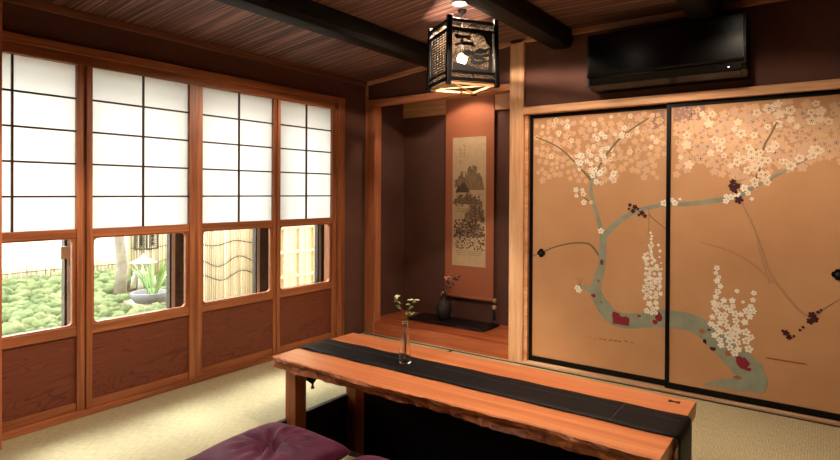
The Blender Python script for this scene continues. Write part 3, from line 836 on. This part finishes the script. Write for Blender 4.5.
for e, xx in ((-1, sx0-.014), (1, sx1+.014)):
    wl = (xx, sy_-.008, sz0-.018)
    w_ = thing('scroll_weight', wl, 'pale ball weight with dark tassel hanging from the %s end of the scroll roller' % ('left' if e < 0 else 'right'), 'scroll weight', 'weights on the scroll roller')
    MB().tube([(0, 0, .002), (0, 0, -.028)], .0018, 6).build('cord', M['matte'], w_)
    MB().ball((0, 0, -.04), .019, 14).build('ball', M['bone'], w_)
    MB().lathe([(.004, -.054), (.009, -.062), (.010, -.075), (.013, -.15), (.012, -.152), (.0001, -.151)], (0, 0, 0), 14).build('tassel', M['matte'], w_)
# hanging cord of the scroll out of sight above; board, dark vase, flower
bl_ = (-2.575, 4.055, .098)
M['lac'] = plain('dark_lacquered_board', srgb(26, 19, 18), .38, .2, 40, spec=.4)
bd = thing('display_board', bl_, 'flat black lacquered board on the alcove floor beneath the scroll', 'display board')
MB().box(-.385, .385, -.13, .13, .006, .016).build('top_slab', M['lac'], bd, .002)
fr = MB().box(-.385, .385, -.13, -.120, .016, .0205).box(-.385, .385, .120, .13, .016, .0205).box(-.385, -.375, -.12, .12, .016, .0205).box(.375, .385, -.12, .12, .016, .0205)
fr.build('rim', M['lac'], bd, .0015)
for fx in (-.34, .34): MB().box(fx-.02, fx+.02, -.11, .11, 0, .006).build('foot', M['lac'], bd)
vl = (-2.672, 4.085, bl_[2]+.0162)
M['clay'] = plain('dark_stoneware', srgb(50, 42, 40), .6, .25, 40)
dv = tag(MB().lathe([(.0001, 0), (.040, 0), (.044, .006), (.058, .04), (.069, .085), (.066, .118), (.045, .150), (.022, .172), (.016, .190), (.018, .212), (.024, .222), (.020, .222), (.013, .205), (.012, .19), (.012, .12), (.0001, .12)], (0, 0, 0), 36).build('flower_vase', M['clay']),
         'dark round-bodied stoneware vase with narrow neck on the black board in the alcove', 'vase'); dv.location = vl
fl = (vl[0], vl[1], vl[2]+.122)
fs = thing('flower_sprig', fl, 'dark twig with one pink bud rising from the stoneware vase in front of the scroll', 'sprig')
M['dleaf'] = plain('dark_leaf', srgb(34, 38, 26), .5, .2, 60); M['pink'] = plain('pink_bud', srgb(224, 150, 134), .6, .1, 40)
t_ = MB(); t_.tube([(0, 0, 0), (.0, 0, .08), (.004, -.002, .14), (.02, -.006, .19), (.045, -.012, .225)], .0022, 6)
t_.tube([(.004, -.002, .14), (.05, -.01, .21), (.105, -.02, .245), (.15, -.02, .250)], .0018, 6); t_.tube([(.02, -.006, .17), (.07, -.02, .18), (.085, -.02, .20)], .0014, 6)
t_.build('stem', M['roller'], fs)
l_ = MB(); rr = random.Random(4)
for c in ((.06, .225), (.085, .236), (.105, .246), (.13, .25), (.148, .247), (.075, .19), (.088, .202), (.045, .17), (.06, .15), (.12, .228)):
    l_.leaf((c[0], -.016, c[1]), (rr.uniform(-1, 1), -.3, rr.uniform(-.6, .8)), (0, -1, .3), rr.uniform(.03, .048), rr.uniform(.012, .018), .2)
l_.build('leaves', M['dleaf'], fs, solid=.0008)
p_ = MB()
for a in range(6): p_.leaf((.045, -.014, .222), (math.cos(a)*.6+.3, math.sin(a)*.6-.3, .5), (math.cos(a), math.sin(a), .2), .042, .024, -.25)
p_.build('bud', M['pink'], fs, solid=.001)

# ------------------------------------------------------------------ lantern, downlights
CZ = ZC1
lx, ly = -1.79, 2.92
ll = (lx, ly, 1.845)
lan = thing('hanging_lantern', ll, 'square black-framed paper lantern with tree silhouettes, glowing under the ceiling', 'lantern', None, math.radians(56))
# local: wide face towards -y
HW, LH = .150, .345
P_ = [(-1, -1), (1, -1), (1, 1), (-1, 1)]
for a, c in P_:
    MB().bar((a*HW*1.03, c*HW*1.03, -.022), (a*HW*.97, c*HW*.97, LH+.03), .028, .028, 0, (0, 1, 0)).build('post', M['black'], lan, .003)
for i in range(4):
    (a, c), (a2, c2) = P_[i], P_[(i+1) % 4]
    for z, hgt, sc_ in ((.012, .022, 1.02), (LH+.002, .020, .975)):
        MB().bar((a*HW*sc_, c*HW*sc_, z), (a2*HW*sc_, c2*HW*sc_, z), .018, hgt).build('rail', M['black'], lan, .002)
    for z, hgt, sc_ in ((.055, .016, 1.0), (LH-.045, .016, .98)):
        MB().bar((a*HW*sc_, c*HW*sc_, z), (a2*HW*sc_, c2*HW*sc_, z), .012, hgt).build('inner_rail', M['black'], lan, .002)
M['silh'] = plain('black_cutwork', srgb(10, 8, 8), .7)
rr = random.Random(8)
for i in range(4):
    (a, c), (a2, c2) = P_[i], P_[(i+1) % 4]
    A = Vector((a*HW, c*HW, 0)); B_ = Vector((a2*HW, c2*HW, 0)); D_ = (B_-A).normalized(); N_ = D_.cross(Vector((0, 0, 1)))
    b = MB(); wl = (B_-A).length
    def q(u, z, o): return A+D_*(u*wl)+N_*o+Vector((0, 0, z))
    b.add([q(.07, .0, -.003), q(.93, .0, -.003), q(.93, LH, -.003), q(.07, LH, -.003)], [(0, 1, 2, 3)], 0)
    e = [0]
    def sil(pts):
        e[0] += 1; b.add([q(u, z, .0005+e[0]*4e-6) for u, z in pts], [tuple(range(len(pts)))], 1)
    if i % 2 == 0:
        zb, zt = .063, LH-.053; zz = lambda t: zb+(zt-zb)*t
        sil([(.08, zz(0)), (.92, zz(0)), (.92, zz(.09)), (.7, zz(.06)), (.45, zz(.13)), (.25, zz(.18)), (.08, zz(.20))])
        sil([(.82, zz(0)), (.92, zz(0)), (.92, zz(1)), (.84, zz(1)), (.86, zz(.5))])
        sil([(.55, zz(1)), (.92, zz(1)), (.92, zz(.62)), (.80, zz(.72)), (.72, zz(.90))])
        sil([(.08, zz(1)), (.6, zz(1)), (.6, zz(.96)), (.08, zz(.97))])
        def br(u0, t0, u1, t1, w):
            d = Vector((u1-u0, (t1-t0))); n_ = Vector((-d.y, d.x)).normalized()*w*2.2
            sil([(u0+n_.x, zz(t0+n_.y)), (u0-n_.x, zz(t0-n_.y)), (u1-n_.x*.5, zz(t1-n_.y*.5)), (u1+n_.x*.5, zz(t1+n_.y*.5))])
        for s_ in ((.86, .45, .62, .38, .018), (.62, .38, .45, .42, .014), (.84, .3, .6, .24, .012), (.86, .6, .68, .52, .012), (.12, .62, .36, .72, .014), (.36, .72, .52, .68, .01), (.2, .85, .42, .84, .012)): br(*s_)
        for cu, ct, ru, rt_, n_ in ((.42, .44, .12, .06, 16), (.58, .36, .14, .05, 18), (.68, .52, .10, .05, 12), (.60, .24, .12, .04, 14), (.36, .70, .14, .05, 18), (.30, .84, .14, .04, 14), (.5, .66, .06, .03, 6)):
            for _ in range(int(n_*1.3)):
                u, t = cu+rr.uniform(-1, 1)*ru, ct+rr.uniform(-1, 1)*rt_; s_ = rr.uniform(.028, .066)
                sil([(u+s_*rr.uniform(.5, 1.3)*math.cos(k), zz(t)+s_*wl*.62*rr.uniform(.4, 1)*math.sin(k)) for k in (0, 1.05, 2.1, 3.14, 4.2, 5.25)])
    else:
        zb, zt = .063, LH-.053
        for k in range(15):
            z = zb+(zt-zb)*(k+.5)/15
            sil([(.08, z), (.92, z), (.92, z+.006), (.08, z+.006)])
        for k in range(12):
            u = .1+.8*k/11
            sil([(u, zb), (u+.022, zb), (u+.022+(.05 if k % 2 else -.05), zt), (u+(.05 if k % 2 else -.05), zt)])
    pn = b.build('paper_panel', [M['lampaper'], M['silh']], lan)
# bottom frame, cross and finial, pale wood
bt = MB()
for i in range(4):
    (a, c), (a2, c2) = P_[i], P_[(i+1) % 4]
    bt.bar((a*HW*.93, c*HW*.93, -.010), (a2*HW*.93, c2*HW*.93, -.010), .020, .012)
bt.bar((-HW*.9, -HW*.9, -.006), (HW*.9, HW*.9, -.006), .012, .008); bt.bar((-HW*.9, HW*.9, -.006), (HW*.9, -HW*.9, -.006), .012, .008)
bt.build('bottom_frame', M['cypress'], lan)
MB().lathe([(.0001, -.052), (.006, -.048), (.009, -.036), (.005, -.024), (.011, -.016), (.011, -.010)], (0, 0, 0), 14).build('finial', M['redrail'], lan)
MB().ball((0, 0, .165), .030, 18, 0, 1.15).build('bulb', M['bulb'], lan)
MB().lathe([(.0001, .255), (.016, .255), (.016, .198), (.0001, .198)], (0, 0, 0), 16).build('bulb_socket', M['matte'], lan)
tc = MB().bar((-HW*.95, 0, LH), (HW*.95, 0, LH), .014, .012).bar((0, -HW*.95, LH), (0, HW*.95, LH), .014, .012); tc.build('top_cross', M['black'], lan)
MB().tube([(0, 0, .25), (0, 0, CZ-ll[2]-.010)], .0035, 8).build('cord', M['matte'], lan)
MB().lathe([(.0001, CZ-ll[2]-.022), (.02, CZ-ll[2]-.020), (.028, CZ-ll[2]-.006), (.028, CZ-ll[2]-.0005), (.0001, CZ-ll[2]-.0005)], (0, 0, 0), 20).build('ceiling_cap', M['matte'], lan)
lamp('lantern_light', 'POINT', (lx, ly, 1.845+.165), 100, (1, .76, .56), shadow_soft_size=.031)

def downlight(x, y, z, power, label, spread=118, aim=None):
    d = thing('ceiling_downlight', (x, y, z), label, 'ceiling light', 'recessed downlights')
    rg = MB().lathe([(.040, -.0008), (.052, -.0008), (.055, -.004), (.053, -.008), (.040, -.006)], (0, 0, 0), 28).build('trim_ring', M['alu'], d)
    MB().lathe([(.0001, -.002), (.040, -.002), (.040, -.0035), (.0001, -.0035)], (0, 0, 0), 24).build('lens', M['downlens'], rg)
    s = lamp('downlight_beam', 'SPOT', (x, y, z-.012), power, WARM, spot_size=math.radians(spread), spot_blend=.2, shadow_soft_size=.04)
    if aim: s.rotation_euler = (Vector(aim)-Vector((x, y, z))).to_track_quat('-Z', 'Y').to_euler()
    return d
downlight(-1.735, 2.80, CZ, 80, 'round white glowing downlight in the reed ceiling just above the hanging lantern', 158)
downlight(-.45, 2.75, CZ, 9, 'round glowing downlight in the ceiling in front of the air conditioner', 150)
downlight(-1.25, 2.25, CZ, 52, 'added out-of-view downlight above the table, brightening the table and painted doors', 150)  # extra lamp added above the view to brighten table and doors
downlight(-1.9, .75, CZ, 70, 'added out-of-view downlight in the near part of the room, brightening the window frames and cushions')  # unseen fill lamp, added to lift window frames, cushions and table front
downlight(-2.45, 3.93, 2.17, 9, 'round glowing downlight in the alcove ceiling above the scroll', 120)

# ------------------------------------------------------------------ air conditioner
M['acblack'] = plain('gloss_black_plastic', srgb(9, 8, 8), .22, .1, spec=.25)
M['acgrey'] = plain('dark_grey_plastic', srgb(58, 52, 50), .35, .1)
al = (-.79, YD, 1.855)
ac = thing('air_conditioner', al, 'black wall-mounted air conditioner above the painted sliding doors', 'air conditioner')
hw = .437
def side(pts, x0, x1): return MB().prism(pts, 'x', x0, x1)
body = [(-.001, .0), (-.001, .335), (-.185, .335), (-.205, .32), (-.205, .06), (-.19, .03), (-.12, .0)]
side(body, -hw, hw).build('casing', M['acblack'], ac, .006)
side([(-.206, .075), (-.206, .322), (-.196, .334), (-.211, .334), (-.222, .322), (-.222, .085), (-.215, .072)], -hw+.012, hw-.012).build('front_panel', M['acblack'], ac, .003)
side([(-.206, .066), (-.213, .066), (-.196, .022), (-.150, .004), (-.146, .010), (-.19, .03)], -hw+.03, hw-.03).build('louver', M['acblack'], ac, .002)
MB().box(-hw+.001, -hw+.02, -.212, -.19, .02, .068).build('end_cap', M['acgrey'], ac, .003)
dwin = MB().box(hw-.16, hw-.02, -.2155, -.205, .03, .062).build('display_window', M['acblack'], ac, .002)
MB().box(hw-.088, hw-.080, -.217, -.2152, .040, .045).build('indicator', M['led'], dwin)
for sx in (-hw+.012, hw-.016): MB().box(sx, sx+.004, -.2235, -.2215, .09, .32).build('trim_line', M['acgrey'], ac, .001)

# ------------------------------------------------------------------ garden beyond the glass
def moss():
    t = NT('garden_moss'); a = t.noise(t.coords((1, 1, 1)), 5, 4); b_ = t.noise(t.coords((1, 1, 1)), 70, 4, .7)
    c = t.mix(.5, t.ramp(a, [(.3, srgb(100, 118, 80)), (.7, srgb(160, 172, 126))]), t.ramp(b_, [(.3, (.5, .55, .45, 1)), (.65, (1, 1, 1, 1))]), 'MULTIPLY')
    t.bump(b_, 1, .03); return t.set(c, .95, spec=.1)
M['moss'] = moss()
def gz(x): return -.32+max(0, (-3.6-x))*.075
b = MB().prism([(-3.5, -.8), (-3.5, gz(-3.5)), (-3.6, gz(-3.6)), (-16, gz(-16)*.0+gz(-10)), (-16, -.8)], 'y', -6, 16); struct('ground', b, plain('garden_soil', srgb(170, 160, 135), .95))
rr = random.Random(21); v = []; f = []
FOOT = [(-7.1, 3.52, .11), (-7.3, 3.93, .2), (-6.5, 3.57, .25), (-9.6, 2.1, .2)]
def dome(x, y, r_, h_):
    o = len(v); n_ = 9; z = gz(x)-.03
    for q_ in range(4):
        e_ = q_/4*PI/2
        for k_ in range(n_):
            a = 2*PI*k_/n_; w = 1+.16*rr.uniform(-1, 1)
            v.append((x+r_*w*math.cos(e_)*math.cos(a), y+r_*w*math.cos(e_)*math.sin(a), z+h_*math.sin(e_)*(1+.12*rr.uniform(-1, 1))))
    v.append((x, y, z+h_))
    for q_ in range(3):
        for k_ in range(n_): f.append((o+q_*n_+k_, o+q_*n_+(k_+1) % n_, o+(q_+1)*n_+(k_+1) % n_, o+(q_+1)*n_+k_))
    for k_ in range(n_): f.append((o+3*n_+k_, o+3*n_+(k_+1) % n_, o+4*n_))
xx_ = -3.72
while xx_ > -8.5:
    step = .10; yy_ = .3
    while yy_ < min(6.0, -xx_*.62):
        x, y = xx_+rr.uniform(-.05, .05), yy_+rr.uniform(-.05, .05); r_ = rr.uniform(.05, .088)
        if y > -x*.22 and all(math.hypot(x-a, y-b_) > c_+r_ for a, b_, c_ in FOOT) and not (y > 3.2 and x > -5.6):
            dome(x, y, r_, r_*rr.uniform(.8, 1.25))
        yy_ += step
    xx_ -= step
mo = MB().add(v, f, 0, True).build('moss_mounds', M['moss'])
tag(mo, 'rounded green moss mounds covering the garden ground outside the windows', 'moss', kind='stuff')

M['bamboo'] = wood('pale_bamboo', srgb(196, 182, 152), srgb(240, 232, 210), 'z', .5, freq=14, stretch=.02)
M['rope'] = plain('dark_tie_cord', srgb(60, 52, 44), .8)
M['boardpale'] = wood('pale_fence_board', srgb(206, 176, 132), srgb(240, 218, 178), 'z', .6, freq=10, stretch=.03)
def bamboo_fence(name, x, y0, y1, zb, zt, label, ties, pitch, post=True, mat='bamboo'):
    loc = (x, (y0+y1)/2, zb); r = random.Random(int(y0*10)); o = thing(name, loc, label, 'fence')
    c = MB(); y = y0
    while y < y1:
        c.tube([(x+r.uniform(-.006, .006), y, zb), (x+r.uniform(-.008, .008), y+r.uniform(-.006, .006), zt+r.uniform(-.03, .03))], pitch*.47, 6); y += pitch
    W(c, loc).build('bamboo_canes', M[mat], o)
    for z, sag in ties:
        pts = [(x+.026, y0+(y1-y0)*k/24, z+sag*math.sin(k*.55+z*3)) for k in range(25)]
        W(MB().tube(pts, .0045, 5), loc).build('tie_cord', M['rope'], o)
    if post:
        for yy in (y0+.02, y1-.02): W(MB().tube([(x-.05, yy, zb-.2), (x-.05, yy, zt+.05)], .035, 8), loc).build('post', M['bamboo'], o)
    return o
bamboo_fence('bamboo_fence', -5.35, 3.42, 4.50, -.16, 1.75, 'tall pale bamboo cane fence with sagging dark ties, close beyond the third window', ((1.02, .015), (.84, .02), (.64, .02), (.44, .045), (.28, .04)), .026)
bamboo_fence('bamboo_fence', -7.75, 3.98, 4.95, .02, 1.7, 'bamboo fence behind the stone lantern and openwork panel, beyond the second window', ((.62, .01), (.40, .02), (.20, .02)), .034)
bamboo_fence('low_bamboo_fence', -8.6, 1.2, 4.6, -.03, .20, 'low pale bamboo fence behind the moss, beyond the two left windows', ((.12, .006),), .055)
loc = (-5.0, 4.8, -.2)
bf = thing('board_fence', loc, 'pale board fence with lattice rails, beyond the rightmost window', 'fence')
b = MB()
for k in range(22): b.box(-5.03, -5.01, 4.18+k*.06, 4.18+k*.06+.057, -.2, 1.9)
W(b, loc).build('boards', M['boardpale'], bf)
M['raillight'] = wood('fence_rail_wood', srgb(216, 190, 150), srgb(236, 216, 180), 'y', .6)
for z in (.22, .50, .78, 1.06): W(MB().box(-5.01, -4.98, 4.18, 5.5, z, z+.035), loc).build('rail', M['raillight'], bf)
for y in (4.30, 4.53, 4.76, 5.0): W(MB().box(-5.013, -4.975, y, y+.035, -.2, 1.9), loc).build('upright', M['raillight'], bf)

M['barkout'] = plain('grey_bark', srgb(150, 140, 128), .9, .25, 12)
M['foliage'] = plain('pale_foliage', srgb(150, 170, 120), .7, .2, 20)
def tree(loc, trunk, crown, n, label, seed, size):
    o = thing('garden_tree', loc, label, 'tree', 'garden trees'); r = random.Random(seed)
    MB().tube(trunk, [.075-.008*k for k in range(len(trunk))], 10).build('trunk', M['barkout'], o)
    b = MB()
    for _ in range(n):
        a, e_, q_ = r.uniform(0, 2*PI), r.uniform(-1, 1), r.random()**.4
        p = Vector(crown[:3])+Vector((crown[3]*q_*math.cos(a), crown[3]*q_*math.sin(a), crown[4]*q_*e_))
        b.leaf(p, (r.uniform(-1, 1), r.uniform(-1, 1), r.uniform(-.8, .3)), (r.uniform(-1, 1), r.uniform(-1, 1), 1), size*r.uniform(.7, 1.3), size*.5, .2, 0, 3)
    b.build('leaves', M['foliage'], o)
tree((-7.1, 3.52, gz(-7.1)), [(0, 0, -.05), (.02, .02, .3), (-.02, .0, .7), (.03, -.05, 1.2), (0, 0, 1.8)], (0, 0, 2.3, .8, .5), 300, 'grey-barked tree standing in the moss beyond the second window', 1, .12)
tree((-9.6, 2.1, -.05), [(0, 0, -.3), (.0, .05, .5), (.05, 0, 1.0)], (.1, .1, 1.0, .9, .55), 420, 'pale leafy tree behind the low fence beyond the leftmost window', 2, .12)

# carved openwork panel, stone lantern, basin and strap-leaved plant
M['lattice'] = plain('weathered_lattice', srgb(62, 56, 46), .8, .15)
loc = (-7.67, 4.17, .39)
op = thing('lattice_panel', loc, 'small square openwork wooden panel hanging on the fence beyond the second window', 'lattice panel')
b = MB().box(-.01, .01, -.17, .17, .0, .018).box(-.01, .01, -.17, .17, .242, .26).box(-.01, .01, -.17, -.152, .018, .242).box(-.01, .01, .152, .17, .018, .242).box(-.01, .01, -.01, .01, .018, .242)
b.build('frame', M['lattice'], op)
for s_ in (-1, 1):
    b = MB()
    for z in (.075, .13, .185):
        for k in range(4):
            a = k*PI/4; b.bar((0, s_*.08-.05*math.cos(a), z-.045*math.sin(a)), (0, s_*.08+.05*math.cos(a), z+.045*math.sin(a)), .012, .011)
    b.build('openwork', M['lattice'], op)
M['stone'] = plain('pale_granite', srgb(196, 192, 182), .9, .15, 30)
loc = (-7.3, 3.93, gz(-7.3)+.01)
sl_ = thing('stone_lantern', loc, 'low pale stone lantern with wide cap and open legs, beyond the second window', 'stone lantern')
sl_.scale = (.78, .78, .78)
for k in range(4):
    a = PI/4+k*PI/2
    MB().tube([(.17*math.cos(a), .17*math.sin(a), -.05), (.15*math.cos(a), .15*math.sin(a), .12), (.07*math.cos(a), .07*math.sin(a), .20)], [.045, .042, .04], 8).build('leg', M['stone'], sl_)
MB().lathe([(.0001, .18), (.15, .18), (.16, .21), (.12, .24), (.0001, .24)], (0, 0, 0), 6).build('platform', M['stone'], sl_)
for k in range(4):
    a = PI/4+k*PI/2; MB().bar((.08*math.cos(a), .08*math.sin(a), .24), (.08*math.cos(a), .08*math.sin(a), .37), .035).build('fire_box_post', M['stone'], sl_)
MB().lathe([(.0001, .36), (.20, .36), (.22, .38), (.12, .43), (.05, .46), (.035, .50), (.0001, .53)], (0, 0, 0), 6).build('cap', M['stone'], sl_)
loc = (-6.5, 3.57, gz(-6.5)+.035)
M['basin'] = plain('grey_stone_basin', srgb(120, 122, 128), .8, .2, 20)
bs = tag(MB().lathe([(.0001, -.05), (.22, -.05), (.27, .02), (.29, .10), (.27, .115), (.24, .10), (.21, .05), (.0001, .045)], (0, 0, 0), 22).build('stone_basin', M['basin']), 'low round grey stone basin in the moss beyond the second window', 'basin'); bs.location = loc; bs.scale = (.72, .72, .72)
M['strap'] = plain('strap_leaf', srgb(150, 180, 118), .5, .2, 12)
loc = (-6.5, 3.61, gz(-6.5)+.072)
pl = thing('strap_leaf_plant', loc, 'bright green plant with long strap leaves rising from the stone basin', 'plant')
b = MB(); rr = random.Random(9)
for k in range(26):
    a = rr.uniform(0, 2*PI); s_ = rr.uniform(.08, .38)
    b.leaf((.05*math.cos(a), .05*math.sin(a), 0), (s_*math.cos(a), s_*math.sin(a), 1), (math.cos(a)*-1, math.sin(a)*-1, .3), rr.uniform(.32, .52), .032, rr.uniform(.1, .45), 0, 6)
b.build('leaves', M['strap'], pl)
MB().lathe([(.0001, 0), (.05, 0), (.04, .05), (.0001, .09)], (0, 0, 0), 12).build('crown', M['strap'], pl)
